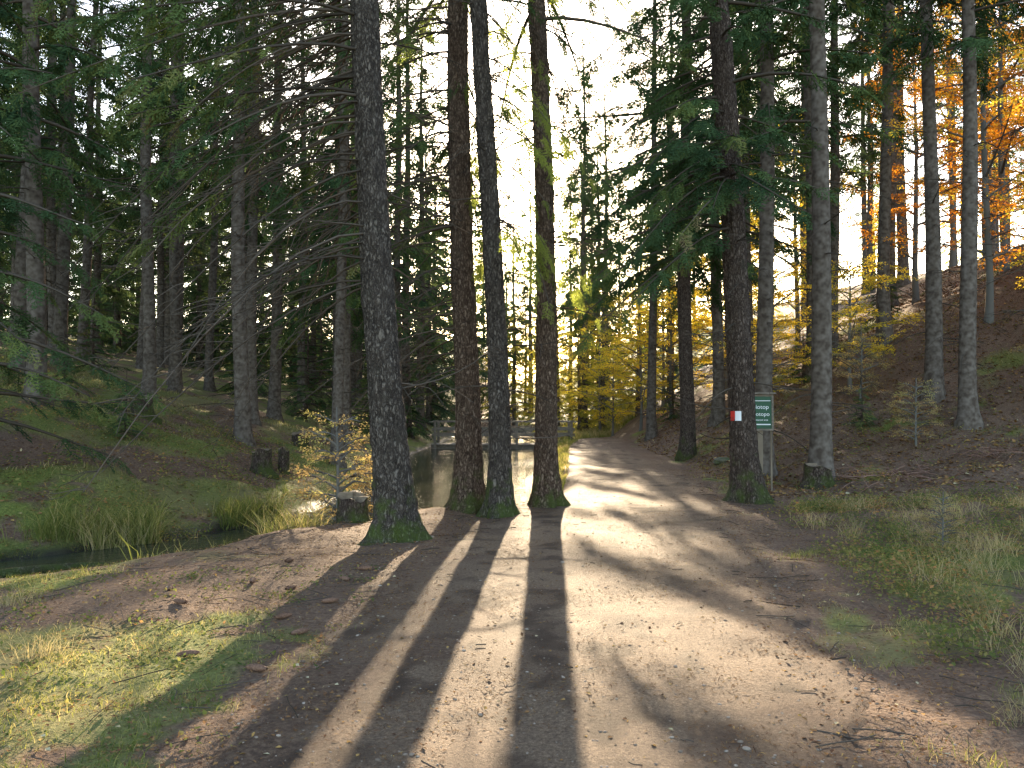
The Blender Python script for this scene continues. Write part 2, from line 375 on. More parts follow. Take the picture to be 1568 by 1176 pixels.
# ---- variants
V_near=[spruce('sn',19,22,.2,1.0,3.2,80,T_fine,MS,6,.6,6,hang=.6)]
V_low=[spruce('sl%d'%i,20+i,22+i,.2,2.4+i*1.2,3.4,80,T_med,MM,8,.75,8,hang=.7) for i in range(2)]
V_drape=[spruce('sd%d'%i,26+i,24+i,.19,4.0+i*1.0,3.4,85,T_med,MM,8,.75,14,hang=1.0,droop=(.4,.8)) for i in range(2)]
V_over=[spruce('so',28,25,.21,5.9,4.8,105,T_med,MS,9,.74,12,hang=1.0,droop=(.3,.55))]
V_mid=[spruce('sm%d'%i,30+i,24+i,.18,(4.8,6.4,8.8)[i],2.8,60,T_med,MM,8,.75,22,hang=.8,deadlen=1.5,lean=((-.03,.02,-.015)[i],0)) for i in range(3)]
V_far=[spruce('sf%d'%i,40+i,23+i*2,.21,3+i*2.6,3.2,62,T_coarse,MF,6,1.0,4,hang=.6,deadlen=1.4) for i in range(3)]
V_farlow=[spruce('sq%d'%i,50+i,15+i*4,.2,.6,3.4,80,T_coarse,MF,6,1.05,0,hang=.5) for i in range(2)]
V_larch=[spruce('lx%d'%i,54+i,9+i*5,.14,.8+i,2.6,60,T_coarse,[M_barkfar,M_larch_glow,M_dead],5,.75,0,hang=.4,tone=.5) for i in range(2)]
V_or=[beech('bo%d'%i,60+i,9+2*i,.08,1.2,2.8,28,[M_beechbark,M_orange],spm=7,tone=.35+.3*i) for i in range(2)]
V_ye=[beech('by%d'%i,70+i,5+2*i,.06,.6,2.2,26,[M_beechbark,M_yellow],spm=8,tone=.4+.2*i) for i in range(2)]
placed=[
 (5.4,16.6,V_mid[1],.5,1.0),(6.05,15.2,V_mid[2],1.5,1.05),(5.1,22.6,V_over[0],2,1.0),(6.9,26,V_drape[1],3,1.0),
 (10.35,19.0,V_mid[2],1.1,1.0),(10.2,17.3,V_mid[2],2.1,.95),(11.6,24,V_mid[2],3.1,1.05),(12.9,18.5,V_mid[2],4.1,1.1),(11.0,26.5,V_mid[1],.2,1),
 (8.6,28,V_mid[2],5,1),(5.6,31,V_mid[1],.8,1),(8.6,42,V_mid[2],1.8,1),(4.4,47,V_far[2],1,.95),(7.4,66,V_far[1],1,1),(-1.5,62,V_far[1],1,1),(9.5,24.5,V_mid[2],1.3,.95),
 (-9.4,20,V_mid[2],.4,.85),(-14.6,25,V_mid[1],1.4,1.1),(-12.2,28,V_mid[2],2.4,1.1),(-12.4,19.5,V_mid[2],3.4,1),(-10.9,25,V_mid[1],4.4,.9),
 (-8.0,26,V_mid[1],5.4,1),(-6.2,29,V_mid[0],.9,.95),(-5.2,24,V_drape[1],1.9,.9),(-4.9,33,V_drape[1],2.9,1),(-7.4,22,V_mid[1],2.0,.9),
 (-8.2,11.8,V_near[0],.3,.9),(-9.6,15.6,V_mid[0],1.2,.95),(-12.8,14.6,V_low[1],2.2,1.0),(-6.4,18.4,V_mid[1],3.3,.95),(-15,20,V_low[0],4.2,1),
 (-17.5,23,V_low[1],5.2,1),(-4.5,20,V_mid[1],1.2,.8),(-19,17.5,V_low[0],.4,1)]
for x,y,me,rz,s in placed: put('spruce_tree',me,x,y,rz,s)
for x,y,me,rz,s in [(13.6,22,V_or[1],0,1.1),(16.0,25,V_or[0],1,1.3),(17.4,22,V_or[1],2,1.0),(15.2,29,V_or[0],3,1.2),(18.5,30,V_or[1],4,1.3),(12.2,33,V_ye[1],5,1.5),
  (5.9,35.5,V_ye[1],0,1.0),(7.4,38,V_ye[1],1,1.2),(9.2,33,V_ye[0],3,1.5),(14.5,19.5,V_ye[1],4,.9),(10.8,38,V_ye[1],1,1.3),(20,35,V_or[1],1,1.4),(6.9,33.5,V_ye[0],4,1.1),(4.9,43,V_ye[1],4,1.1),
  (9.4,21.5,V_ye[0],3,.75),(22,30,V_or[0],2,1.5),(9.9,29.5,V_ye[1],2,1.1),(7.8,23.5,V_ye[0],5,.6),(16.5,18.5,V_or[0],2,.8),(15.5,21,V_or[0],2,1.0),(5.2,40,V_ye[0],2,.9)]:
    put('beech_tree',me,x,y,rz,s)
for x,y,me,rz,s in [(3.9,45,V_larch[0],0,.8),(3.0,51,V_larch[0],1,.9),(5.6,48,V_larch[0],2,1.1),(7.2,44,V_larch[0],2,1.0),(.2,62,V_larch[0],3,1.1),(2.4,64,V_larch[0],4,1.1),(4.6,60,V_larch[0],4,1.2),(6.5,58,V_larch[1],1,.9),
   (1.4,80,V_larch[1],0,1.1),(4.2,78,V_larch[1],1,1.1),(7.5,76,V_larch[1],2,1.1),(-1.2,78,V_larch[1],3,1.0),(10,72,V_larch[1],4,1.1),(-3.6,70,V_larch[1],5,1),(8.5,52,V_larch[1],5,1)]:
    put('larch_tree',me,x,y,rz,s)  # central distance trees; their pale needle colour stands in for bright haze
df=D.objects.new('distant_forest',None); SC.collection.objects.link(df)
rng=np.random.default_rng(11); pts=[]
def ok(x,y,dm):
    ax,ay=np.array([x]),np.array([y])
    if y<57 and (inside(ax,ay,POLY)[0] or segdist(ax,ay,POLY,True)[0]<1.0): return False
    if XL(y)-1.3<x<XR(y)+1.3 and y<50: return False
    cx=.045*(y-5); 
    if -1.2+cx<x<2.4+cx: return False
    for (a,b) in pts:
        if (a-x)**2+(b-y)**2<dm*dm: return False
    for p in placed:
        if (p[0]-x)**2+(p[1]-y)**2<dm*dm*.8: return False
    return True
for _ in range(6000):
    y=rng.uniform(24,84); x=rng.uniform(-.8*y-4,.75*y+4)
    if x>0 and y<32: continue
    dm=3.7 if x<0 else 5.8
    if y>46 and x<0: dm=3.9+ (y-46)*.05
    if ok(x,y,dm): pts.append((x,y))
for k,x in enumerate(np.arange(-10,24,3.0)): pts.append((x+rng.normal()*.4,100+(k%3)*7+rng.normal()))
for i,(x,y) in enumerate(pts):
    if y>97: me=V_far[i%2]
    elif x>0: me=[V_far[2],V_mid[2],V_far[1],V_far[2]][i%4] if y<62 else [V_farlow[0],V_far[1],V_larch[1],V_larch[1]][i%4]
    elif y>=50: me=[V_farlow[1],V_farlow[0],V_farlow[1],V_far[0]][i%4]
    elif y>36: me=[V_far[0],V_far[1],V_far[1],V_far[2]][i%4]
    else: me=[V_mid[2],V_far[1],V_mid[2],V_mid[1]][i%4]
    put('tree_%d'%i,me,x,y,rng.uniform(0,6.28),rng.uniform(.9,1.15),parent=df)
sap=spruce('sap',80,2.2,.03,.15,.9,36,T_med,MS,14,.35,0,flare=.1,hang=.2,tone=.55)
for x,y,s in [(-7.6,15.2,.6),(-5.4,26,.9),(-12.5,17.5,.9),(-10.3,17.8,.7),(-7.6,8.9,.9),(12.6,17,.5),(-16,19,1),(-6,33,1.5),(-8,30,1.8),(-11,32,2),(-13,24,1.2),(9.5,30,1.3),(13,27,1.2),(6.9,33,1),(-4.9,37,2),(-6.5,40,2.4),(-9,36,2.2),(8.4,18.6,.5),(9.2,24.5,.8),(14.2,17,.6)]:
    put('young_spruce',sap,x,y,x,s)
# ---------------------------------------------------------------- terrain
def spacing(segs):
    o=[]
    for a,b,st in segs: o.append(np.arange(a,b,st))
    return np.concatenate(o+[[segs[-1][1]]])
gx=spacing([(-400,-100,50),(-100,-40,5),(-40,-16,.8),(-16,-7,.2),(-7,7,.085),(7,16,.2),(16,40,.8),(40,100,5),(100,400,50)])
gy=spacing([(-60,-10,10),(-10,1.5,1),(1.5,10,.07),(10,20,.12),(20,40,.3),(40,70,1),(70,150,5),(150,600,50)])
X,Y=np.meshgrid(gx,gy); Z=H(X.ravel(),Y.ravel()).reshape(X.shape)
nx=len(gx); i=np.arange(len(gy)-1)[:,None]*nx; j=np.arange(nx-1)[None]
mb=MB(); mb.add(np.stack([X,Y,Z],-1),np.stack([i+j,i+j+1,i+nx+j+1,i+nx+j],-1),0,.5)
def grassmask(x,y):
    left=inside(x,y,BANK)
    n=fbm(x,y,1.4,51); n2=fbm(x,y,.5,55)
    dB=segdist(x,y,POLY,True)
    gl=sst(.36,.50,n+.10-.2*sst(12,20,dB))*sst(.30,.50,n2+.05)
    tr=segdist(x,y,[(-14,12.0),(-8,13.2),(-5.6,14.6),(-5.2,17),(-7,19.5),(-8.5,24)],False)
    gl*=sst(.4,.9,tr+(n2-.5)*.6)
    e=XL(y)-x
    gn=sst(.1,.5,e+(n2-.5)*.8)*np.clip(sst(6.1,5.1,y+(n-.5)*1.6)+sst(-3.6,-4.6,x+(n-.5)),0,1)
    gn=gn*sst(.38,.58,n2+.1)
    a=x-XR(y)
    gr=sst(.1,.9,a+(n2-.5)*1.2)*np.where(y<9.5,sst(.47,.60,n)*.8,sst(.53,.63,n)*.7)*sst(.42,.58,n2+.04)
    strip=(x<XL(y))&(x>.5)&(y>14.5)
    g=np.where(left,gl,np.where(x>XR(y),gr,np.where(x<XL(y),gn,0)))
    return np.where(strip,1,g)
me=mb.mesh('ground',[])
fx_,fy_=X.ravel(),Y.ravel()
def gcol(x,y): return fbm(x,y,.9,61,5)
G=grassmask(fx_,fy_); N1=gcol(fx_,fy_)
gf=np.clip((G+(N1-.5)*1.6)*2.5-.95,0,1)
sa(me,'grass',gf); sa(me,'tone',N1); sa(me,'big',fbm(fx_,fy_,2.3,71,5))
sa(me,'wet',sst(WATER+.16,WATER+.01,Z.ravel()))
m,nt=newmat('forest_floor'); tc=N(nt,'ShaderNodeTexCoord').outputs['Object']
def litter_color(nt,n2):
    lit=ramp(nt,n2,[(.28,(.060,.034,.022)),(.5,(.160,.095,.058)),(.70,(.32,.205,.125))])
    return mixc(nt,math_(nt,'MULTIPLY',attr(nt,'tone'),.7),lit,(.120,.070,.046))
n2=noise(nt,tc,30,4,.75)
lit=litter_color(nt,n2)
mos=ramp(nt,n2,[(.28,(.055,.065,.014)),(.5,(.14,.16,.030)),(.72,(.28,.28,.07))])
mos=mixc(nt,math_(nt,'MULTIPLY_ADD',attr(nt,'big'),4,-1.8,clamp=True),mos,mixc(nt,.6,mos,(.20,.14,.07)))
c=mixc(nt,attr(nt,'grass'),lit,mos); c=mixc(nt,attr(nt,'wet'),c,(.022,.017,.012))
p=N(nt,'ShaderNodeBsdfPrincipled'); L(nt,c,p.inputs['Base Color']); p.inputs['Specular IOR Level'].default_value=.2
L(nt,math_(nt,'MULTIPLY_ADD',attr(nt,'wet'),-.55,.85),p.inputs['Roughness'])
b=N(nt,'ShaderNodeBump'); b.inputs['Strength'].default_value=1; b.inputs['Distance'].default_value=.035
L(nt,n2,b.inputs['Height']); L(nt,b.outputs[0],p.inputs['Normal']); out(nt,p.outputs[0])
me.materials.append(m); obj('ground',me)
def terr(x,y):
    ix=np.clip(np.searchsorted(gx,x)-1,0,len(gx)-2); iy=np.clip(np.searchsorted(gy,y)-1,0,len(gy)-2)
    fx=(x-gx[ix])/(gx[ix+1]-gx[ix]); fy=(y-gy[iy])/(gy[iy+1]-gy[iy])
    return (Z[iy,ix]*(1-fx)+Z[iy,ix+1]*fx)*(1-fy)+(Z[iy+1,ix]*(1-fx)+Z[iy+1,ix+1]*fx)*fy
# path : follows the terrain, ragged outline, its rim wears into the litter colour
py=spacing([(-6,1.5,.5),(1.5,12,.06),(12,25,.12),(25,60,.5)]); ps=np.linspace(0,1,80)
eL=XL(py)-.25+(fbm(py*0,py,.9,301)-.5)*.5+(fbm(py*0,py,.2,302)-.5)*.25; eR=XR(py)+.25+(fbm(py*0+9,py,.9,303)-.5)*.5+(fbm(py*0+9,py,.2,304)-.5)*.25
PX=eL[:,None]*(1-ps)+eR[:,None]*ps; PYY=np.repeat(py[:,None],len(ps),1)
ed=np.minimum(PX-eL[:,None],eR[:,None]-PX)
PZ=terr(PX,PYY)+.012*sst(0,.08,ed)-.004*(ed<=0)+.003
mb=MB(); n_=len(ps); i=np.arange(len(py)-1)[:,None]*n_; j=np.arange(n_-1)[None]
mb.add(np.stack([PX,PYY,PZ],-1),np.stack([i+j,i+j+1,i+n_+j+1,i+n_+j],-1),0,.5)
me=mb.mesh('dirt_path',[])
pf=(PX.ravel(),PYY.ravel())
cov=np.clip((ed.ravel()+(fbm(*pf,.45,311,5)-.5)*1.5-.22)*2.2,0,1)
sa(me,'cov',cov); sa(me,'tone',gcol(*pf)); sa(me,'worn',fbm(*pf,1.3,321,5)); sa(me,'scuff',fbm(*pf,.22,331,4))
m,nt=newmat('packed_dirt_path'); tc=N(nt,'ShaderNodeTexCoord').outputs['Object']
n2=noise(nt,tc,48,5,.9)
c=ramp(nt,n2,[(.33,(.055,.031,.019)),(.46,(.185,.118,.073)),(.58,(.29,.195,.122)),(.70,(.50,.36,.24))])
c=mixc(nt,math_(nt,'MULTIPLY_ADD',attr(nt,'worn'),3.4,-1.25,clamp=True),c,mixc(nt,.6,c,(.12,.073,.045)))
c=mixc(nt,math_(nt,'MULTIPLY_ADD',attr(nt,'scuff'),4.5,-2.3,clamp=True),c,(.075,.045,.028))
n30=noise(nt,tc,30,4,.75)
c=mixc(nt,attr(nt,'cov'),litter_color(nt,n30),c)
p=N(nt,'ShaderNodeBsdfPrincipled'); L(nt,c,p.inputs['Base Color']); p.inputs['Roughness'].default_value=.8; p.inputs['Specular IOR Level'].default_value=.2
b=N(nt,'ShaderNodeBump'); b.inputs['Strength'].default_value=1; b.inputs['Distance'].default_value=.035
L(nt,n2,b.inputs['Height']); L(nt,b.outputs[0],p.inputs['Normal']); out(nt,p.outputs[0])
me.materials.append(m); obj('dirt_path',me)
me=D.meshes.new('pond'); me.from_pydata([(x,y,WATER) for x,y in POLY],[],[list(range(len(POLY)))])
m,nt=newmat('pond_water'); tc=N(nt,'ShaderNodeTexCoord').outputs['Object']
p=N(nt,'ShaderNodeBsdfPrincipled'); p.inputs['Base Color'].default_value=(.03,.032,.02,1); p.inputs['Roughness'].default_value=.06; p.inputs['IOR'].default_value=1.33
b=N(nt,'ShaderNodeBump'); b.inputs['Strength'].default_value=.35; b.inputs['Distance'].default_value=.03; L(nt,noise(nt,tc,7,3),b.inputs['Height']); L(nt,b.outputs[0],p.inputs['Normal']); out(nt,p.outputs[0])
me.materials.append(m); obj('pond',me)
# ---------------------------------------------------------------- ground cover
def blades(name,n,dens,xr,yr,h,w,mat,tone=.4,seed=1,bend=.5):
    rng=np.random.default_rng(seed); 
    x=rng.uniform(*xr,n); y=rng.uniform(*yr,n)
    k=rng.uniform(size=n)<dens(x,y); x=x[k];y=y[k]; n=len(x)
    z=terr(x,y); hh=h*rng.uniform(.35,1.25,n)*(.4+1.2*fbm(x,y,.5,77)); yaw=rng.uniform(0,6.28,n); ld=rng.uniform(0,6.28,n); lean=hh*bend*rng.uniform(.2,1.3,n)
    s=np.stack([np.cos(yaw),np.sin(yaw),0*yaw],1)*(w*rng.uniform(.6,1.3,n))[:,None]
    l=np.stack([np.cos(ld),np.sin(ld),0*ld],1)*lean[:,None]; up=np.array([0,0,1.])
    B=np.stack([x,y,z-.01],1); Mi=B+l*.35+up*(hh*.6)[:,None]; T=B+l+up*hh[:,None]
    V=np.stack([B-s,B+s,Mi-s*.8,Mi+s*.8,T-s*.12,T+s*.12],1); o=np.arange(n)[:,None,None]*6
    Q=np.array([[0,1,3,2],[2,3,5,4]])[None]+o
    c=np.repeat(np.clip(tone+rng.normal(size=n)*.2+(fbm(x,y,.9,88)-.5)*1.1,0,1),6)
    mb=MB(); mb.add(V,Q,0,c); obj(name,mb.mesh(name,[mat]))
offp=lambda x,y:((x<XL(y)-.05)|(x>XR(y)+.1))&~inside(x,y,POLY)
blades('grass_near_path',220000,lambda x,y:grassmask(x,y)*offp(x,y)*sst(.28,.55,fbm(x,y,.35,91)),(-7,8),(2.2,12),.055,.0024,M_grass,.55,1,.9)
blades('meadow_grass',90000,lambda x,y:grassmask(x,y)*offp(x,y)*.9*sst(.46,.62,fbm(x,y,.6,92)),(-16,14),(9,26),.10,.006,M_grass,.6,2,.8)
def reedd(x,y):
    d=segdist(x,y,POLY,True); ins=inside(x,y,POLY); bk=inside(x,y,BANK); return ((d<np.where(bk,.7,.35))&(x<-2.2)&(y<15)&(x>-9)&((bk)|(x>-4.2)))*sst(.52,.62,fbm(x,y,.7,93,2))*np.where(ins,(d<.3)*.6,1)
blades('reeds',80000,reedd,(-9,-2),(7,15),.42,.006,M_grass,.6,3,.8)
def rw(x,y): a=x-XR(y); return sst(.9,2.0,a+(fbm(x,y,.8,94)-.5)*1.5)*(y<12)*sst(.52,.62,fbm(x,y,.5,95))
blades('tall_grass',40000,rw,(2,9),(2.5,12),.2,.0028,M_grass,1.05,4,1.0)
blades('bank_grass',30000,lambda x,y:((x<XL(y))&(x>.45)&(y>14)&(y<34))*1.0,(.4,3),(14,34),.13,.006,M_grass,.6,5,.7)
blades('meadow_far',30000,lambda x,y:((x>1.5)&(x<XL(y)-.3)&(y>34)).astype(float),(1,9),(34,60),.25,.012,M_grass,.7,51,.7)
for tx,ty in [(-3.0,5.0),(3.6,6.0),(4.6,8.2),(3.1,4.6),(5.2,6.4),(4.2,9.6),(2.6,3.9),(6.2,9.2),(-4.0,6.2)]:
    blades('dry_grass_tuft',3000,lambda x,y:np.exp(-((x-tx)**2+(y-ty)**2)/.012),(tx-.5,tx+.5),(ty-.5,ty+.5),.2,.0018,M_straw,.5,6,1.2)
def leafclumps(name,cent,per,spread,h,ls,mat,seed,tone=.5):
    rng=np.random.default_rng(seed); mb=MB(); c=np.repeat(np.array(cent),per,0); n=len(c)
    off=rng.normal(size=(n,2))*spread; x=c[:,0]+off[:,0]; y=c[:,1]+off[:,1]
    z=terr(x,y)+h*rng.uniform(.05,1,n)*np.exp(-(off**2).sum(1)/(2*(spread*1.3)**2))
    V0,Q0=np.array([(0,0,0),(.5,.3,.05),(1,0,-.05),(.5,-.3,.05)]),np.array([[0,1,2,3]])
    d=rng.normal(size=(n,3)); d[:,2]*=.4; ct=np.repeat(rng.normal(size=len(cent))*.2,per)
    place(mb,[(V0,Q0)],np.stack([x,y,z],1),d,np.tile([0,0,1.],(n,1))+rng.normal(size=(n,3))*.4,ls*rng.uniform(.5,1.3,n),0,np.clip(tone+ct+rng.normal(size=n)*.2,0,1))
    obj(name,mb.mesh(name,[mat]))
rng=np.random.default_rng(5)
ce=[]
while len(ce)<360:
    y=rng.uniform(2.6,12.5); x=XR(y)+rng.uniform(.9,5.5)
    if fbm(np.array([x]),np.array([y]),1.2,96)[0]>.45: ce.append((x,y))
leafclumps('bilberry_shrubs',ce,120,.13,.24,.035,M_green,7,.55)
ce=[(XL(y)-rng.uniform(.2,3.6),y) for y in rng.uniform(2.8,7.5,220)]
leafclumps('clover_weeds',ce,22,.07,.04,.03,M_green,8,.4)
ce=[(-rng.uniform(4.5,13),rng.uniform(11.5,20)) for _ in range(220)]
leafclumps('bank_weeds',ce,70,.22,.25,.055,M_green,9,.5)
ce=[(rng.uniform(2.4,16),rng.uniform(10,24)) for _ in range(420)]; ce=[c for c in ce if c[0]>XR(c[1])+.7]
leafclumps('slope_weeds',ce,45,.2,.16,.05,M_green,12,.65)
def flat(name,n,xr,yr,dens,ls,mat,seed,tone,wd=.35):
    rng=np.random.default_rng(seed); x=rng.uniform(*xr,n);y=rng.uniform(*yr,n);k=rng.uniform(size=n)<dens(x,y);x=x[k];y=y[k];n=len(x)
    V0,Q0=np.array([(0,0,0),(.5,wd,.12),(1,0,0),(.5,-wd,.12)]),np.array([[0,1,2,3]])
    d=rng.normal(size=(n,3)); d[:,2]*=.15; mb=MB()
    place(mb,[(V0,Q0)],np.stack([x,y,terr(x,y)+.018],1),d,np.tile([0,0,1.],(n,1))+rng.normal(size=(n,3))*.25,ls*rng.uniform(.4,1.3,n),0,np.clip(tone+rng.normal(size=n)*.3,0,1))
    obj(name,mb.mesh(name,[mat],False))
offw=lambda x,y:~inside(x,y,POLY)
flat('fallen_leaves',75000,(-8,9),(2.2,20),lambda x,y:offw(x,y)*np.where((x>XL(y)+.1)&(x<XR(y)-.1),.12,.8),.028,M_litter,13,.4)
flat('needle_debris',80000,(-2.5,4.5),(2.2,12),lambda x,y:offw(x,y)*sst(.35,.65,fbm(x,y,.5,97)),.034,M_litter,23,.2,.07)
flat('hillside_leaf_litter',50000,(4,26),(13,34),lambda x,y:(x>XR(y)+.8)*.9,.09,M_litter,14,.4)
flat('bank_leaf_litter',20000,(-16,-3.5),(10,26),lambda x,y:offw(x,y)*(1-.7*grassmask(x,y)),.06,M_litter,24,.4)
rng=np.random.default_rng(15); mb=MB()
for _ in range(2000):
    y=rng.uniform(2.3,18); x=rng.uniform(-6,8)
    onp=XL(y)+.1<x<XR(y)-.1
    if onp and rng.uniform()<.6: continue
    if inside(np.array([x]),np.array([y]),POLY)[0] and rng.uniform()<.8: continue
    a=rng.uniform(0,6.28); l=rng.uniform(.05,.35)*(1 if not onp else .3); s=np.linspace(-.5,.5,4)
    xx=x+np.cos(a)*l*s+rng.normal(size=4)*.008; yy=y+np.sin(a)*l*s+rng.normal(size=4)*.008
    tube(mb,np.stack([xx,yy,np.maximum(terr(xx,yy),WATER)+.014+rng.uniform(0,.015)],1),rng.uniform(.0012,.004),4,0,rng.uniform())
obj('fallen_twigs',mb.mesh('fallen_twigs',[M_dead]))
import bmesh
bm=bmesh.new(); bmesh.ops.create_cube(bm,size=1.2); bmesh.ops.subdivide_edges(bm,edges=bm.edges,cuts=1,use_grid_fill=True)
for v in bm.verts: v.co=v.co.normalized()*.5
bm.verts.index_update()
V0=np.array([v.co[:] for v in bm.verts]); Q0=np.array([[v.index for v in f.verts] for f in bm.faces]); bm.free()
rng=np.random.default_rng(16); n=9000; y=2.2+rng.uniform(0,1,n)**1.4*14; x=XL(y)-.4+(XR(y)-XL(y)+1.0)*rng.uniform(size=n)
kk=offw(x,y); x=x[kk]; y=y[kk]; n=len(x)
mb=MB(); place(mb,[(V0*np.array([1,.75,.5]),Q0)],np.stack([x,y,terr(x,y)+.014],1),rng.normal(size=(n,3))*np.array([1,1,.1]),np.tile([0,0,1.],(n,1)),.005+rng.exponential(size=n)*.005,0,rng.uniform(size=n))
M_stone=leafmat('pebble_stone',[(0,(.12,.085,.06)),(1,(.36,.28,.21))],0)
obj('pebbles',mb.mesh('pebbles',[M_stone]))
M_rock=plain('mossy_rock',(.06,.08,.02),(.15,.12,.09),.9,5,.8)
def rock(name,x,y,s,fl=.6,seed=0):
    bm=bmesh.new(); bmesh.ops.create_icosphere(bm,subdivisions=4,radius=s)
    from mathutils import noise as mn
    for v in bm.verts:
        q=v.co*(1.6/s)+Vector((seed*3.1,0,0)); v.co*=1+.35*mn.noise(q)+.12*mn.noise(q*3)+.05*mn.noise(q*8); v.co.z*=fl
    me=D.meshes.new(name); bm.to_mesh(me); bm.free(); me.materials.append(M_rock); me.polygons.foreach_set('use_smooth',[True]*len(me.polygons))
    obj(name,me,(x,y,terr(np.array([x]),np.array([y]))[0]+s*fl*.05),(0,0,seed))
for k,(x,y,s,f) in enumerate([(-3.6,23,.45,.5),(-4.3,27,.4,.5),(5.3,19.5,.25,.4)]):
    rock('mossy_boulder',x,y,s,f,k)
M_cut=plain('cut_wood',(.11,.075,.045),(.22,.16,.10),.8,12,.3)
def stump(x,y,r,h,sd):
    mb=MB(); seg=36; z=np.array([-.3,0,.05,.12,.2,.35,.6,.8,1])*h; z[0]=-.25
    a=np.arange(seg)*2*math.pi/seg; A,Zm=np.meshgrid(a,z)
    rr=r*(1+.6*np.exp(-np.maximum(Zm,0)/.08)*(1+.5*np.cos(5*A+sd)))*(1+.06*np.cos(7*A)+.05*np.cos(3*A+2))
    top=h*(.12*np.cos(A+sd)+.06*np.cos(4*A)); Zm=Zm+np.where(Zm>=h*.99,top,0)
    V=np.stack([np.cos(A)*rr,np.sin(A)*rr,Zm],-1); i=np.arange(len(z)-1)[:,None]*seg;j=np.arange(seg)[None];j2=(j+1)%seg
    mb.add(V,np.stack([i+j,i+j2,i+seg+j2,i+seg+j],-1),0,.5)
    rings=np.array([1,.66,.33,.02]); W=V[-1][None]*np.stack([rings,rings,rings*0+1],1)[:,None]; W[...,2]+=.004
    i=np.arange(3)[:,None]*seg; mb.add(W,np.stack([i+j,i+j2,i+seg+j2,i+seg+j],-1),1,.5)
    put('tree_stump',mb.mesh('tree_stump',[M_bark,M_cut]),x,y)
stump(-5.15,16,.19,.48,1); stump(-4.85,16.5,.11,.55,2); stump(5.75,14.6,.24,.38,3); stump(-2.25,11.0,.2,.4,4); stump(-5.6,20.5,.2,.45,5); stump(-8.2,17.2,.22,.45,6)
mb=MB(); t=np.linspace(0,1,16); tube(mb,np.stack([-6.0+1.7*t,8.2+.9*t+.05*np.sin(9*t),-.30+.10*np.sin(3*t)],1),.07-.03*t,10,0)
for k in range(7): dead(mb,np.array([-5.2+.25*k,8.7+.1*k,-.34]),k*1.3,.7,np.random.default_rng(k),.1,0,5,.01)
obj('fallen_log',mb.mesh('fallen_log',[M_bark]))
M_cone=plain('cone',(.10,.05,.03),(.24,.13,.08),.8,60,0)
def cone():
    mb=MB(); t=np.linspace(0,1,9); P=np.stack([t*.13-.065,0*t,0*t+.018],1); tube(mb,P,.019*np.sin(np.pi*np.clip(t*.9+.07,0,1))**.6+.001,10,0)
    for k in range(70):
        u=(k+.5)/70; a=k*2.399; rr=.019*math.sin(math.pi*(u*.9+.07))**.6; b=np.array([u*.13-.065,math.cos(a)*rr,math.sin(a)*rr+.018]); o=np.array([0,math.cos(a),math.sin(a)]); s=np.array([0,-math.sin(a),math.cos(a)])*.006
        tip=b+np.array([.014,0,0])+o*.005; mb.add([b-s,b+s,tip+s*.4,tip-s*.4],[(0,1,2,3)],0)
    return mb.mesh('cone',[M_cone])
cm=cone(); rng=np.random.default_rng(18)
for x,y in [(-1.5,7.0),(-1.9,6.7),(-2.3,6.9),(-1.45,6.2),(-2.6,6.1),(-1.4,7.4),(-1.7,5.8),(-2.05,4.95),(-1.5,4.6),(-1.5,5.5),(-2.9,6.6),(-2.2,7.7)]:
    obj('spruce_cone',cm,(x,y,terr(np.array([x]),np.array([y]))[0]+.004),(0,0,rng.uniform(0,6)),(1,1,1))
mb=MB(); rng=np.random.default_rng(19)
for _ in range(50):
    x=rng.normal()*.6; y=rng.normal()*.35; dead(mb,np.array([x,y,rng.uniform(.0,.2)]),rng.uniform(0,6.28),rng.uniform(.4,1.2),rng,.15,0,6,.008)
M_brush=leafmat('cut_branches',[(0,(.12,.07,.05)),(1,(.34,.20,.15))],0)
me=mb.mesh('brushwood_pile',[M_brush]); put('brushwood_pile',me,7.3,14.4,.1,.9); put('brushwood_pile',me,9.8,15.4,2.9,.6)
sapo=beech('young_larch_mesh',90,1.9,.018,.25,.6,26,[M_beechbark,leafmat('sapling_leaves',[(0,(.20,.13,.05)),(.5,(.40,.28,.15)),(1,(.34,.34,.12))],.45)],spm=16,sl=.28)
put('beech_sapling',sapo,-2.75,12.2,0,1.15); put('beech_sapling',sapo,-2.3,12.6,1,.7); put('beech_sapling',sapo,4.6,8.3,2,.35); put('beech_sapling',sapo,12.3,17,2,1.3); put('beech_sapling',sapo,8.6,16.5,2,.8); put('beech_sapling',sapo,9.0,20,1,1.1)
# ---------------------------------------------------------------- footbridge
M_wood=plain('weathered_wood',(.10,.08,.06),(.26,.21,.16),.8,8,0,(1,1,8))
fb=D.objects.new('footbridge',None); SC.collection.objects.link(fb); fb.location=(-.4,36,-.2)
mb=MB()
for i in range(38): box(mb,(-3.2+i*.17,0,0),(.155,1.6,.05),0)
obj('deck',mb.mesh('deck',[M_wood],False),parent=fb)
mb=MB(); 
for y in(-.72,.72): box(mb,(0,y*.8,-.13),(6.6,.16,.2),0)
obj('beams',mb.mesh('beams',[M_wood],False),parent=fb)
mb=MB()
for y in(-.84,.84):
    for x in np.linspace(-3.1,3.1,6): box(mb,(x,y,.38),(.11,.075,1.3),0)
    for z in(.45,.72): box(mb,(0,y-.055*np.sign(y),z),(6.5,.035,.12),0)
    box(mb,(0,y,1.055),(6.7,.14,.05),0)
obj('railings',mb.mesh('railings',[M_wood],False),parent=fb)
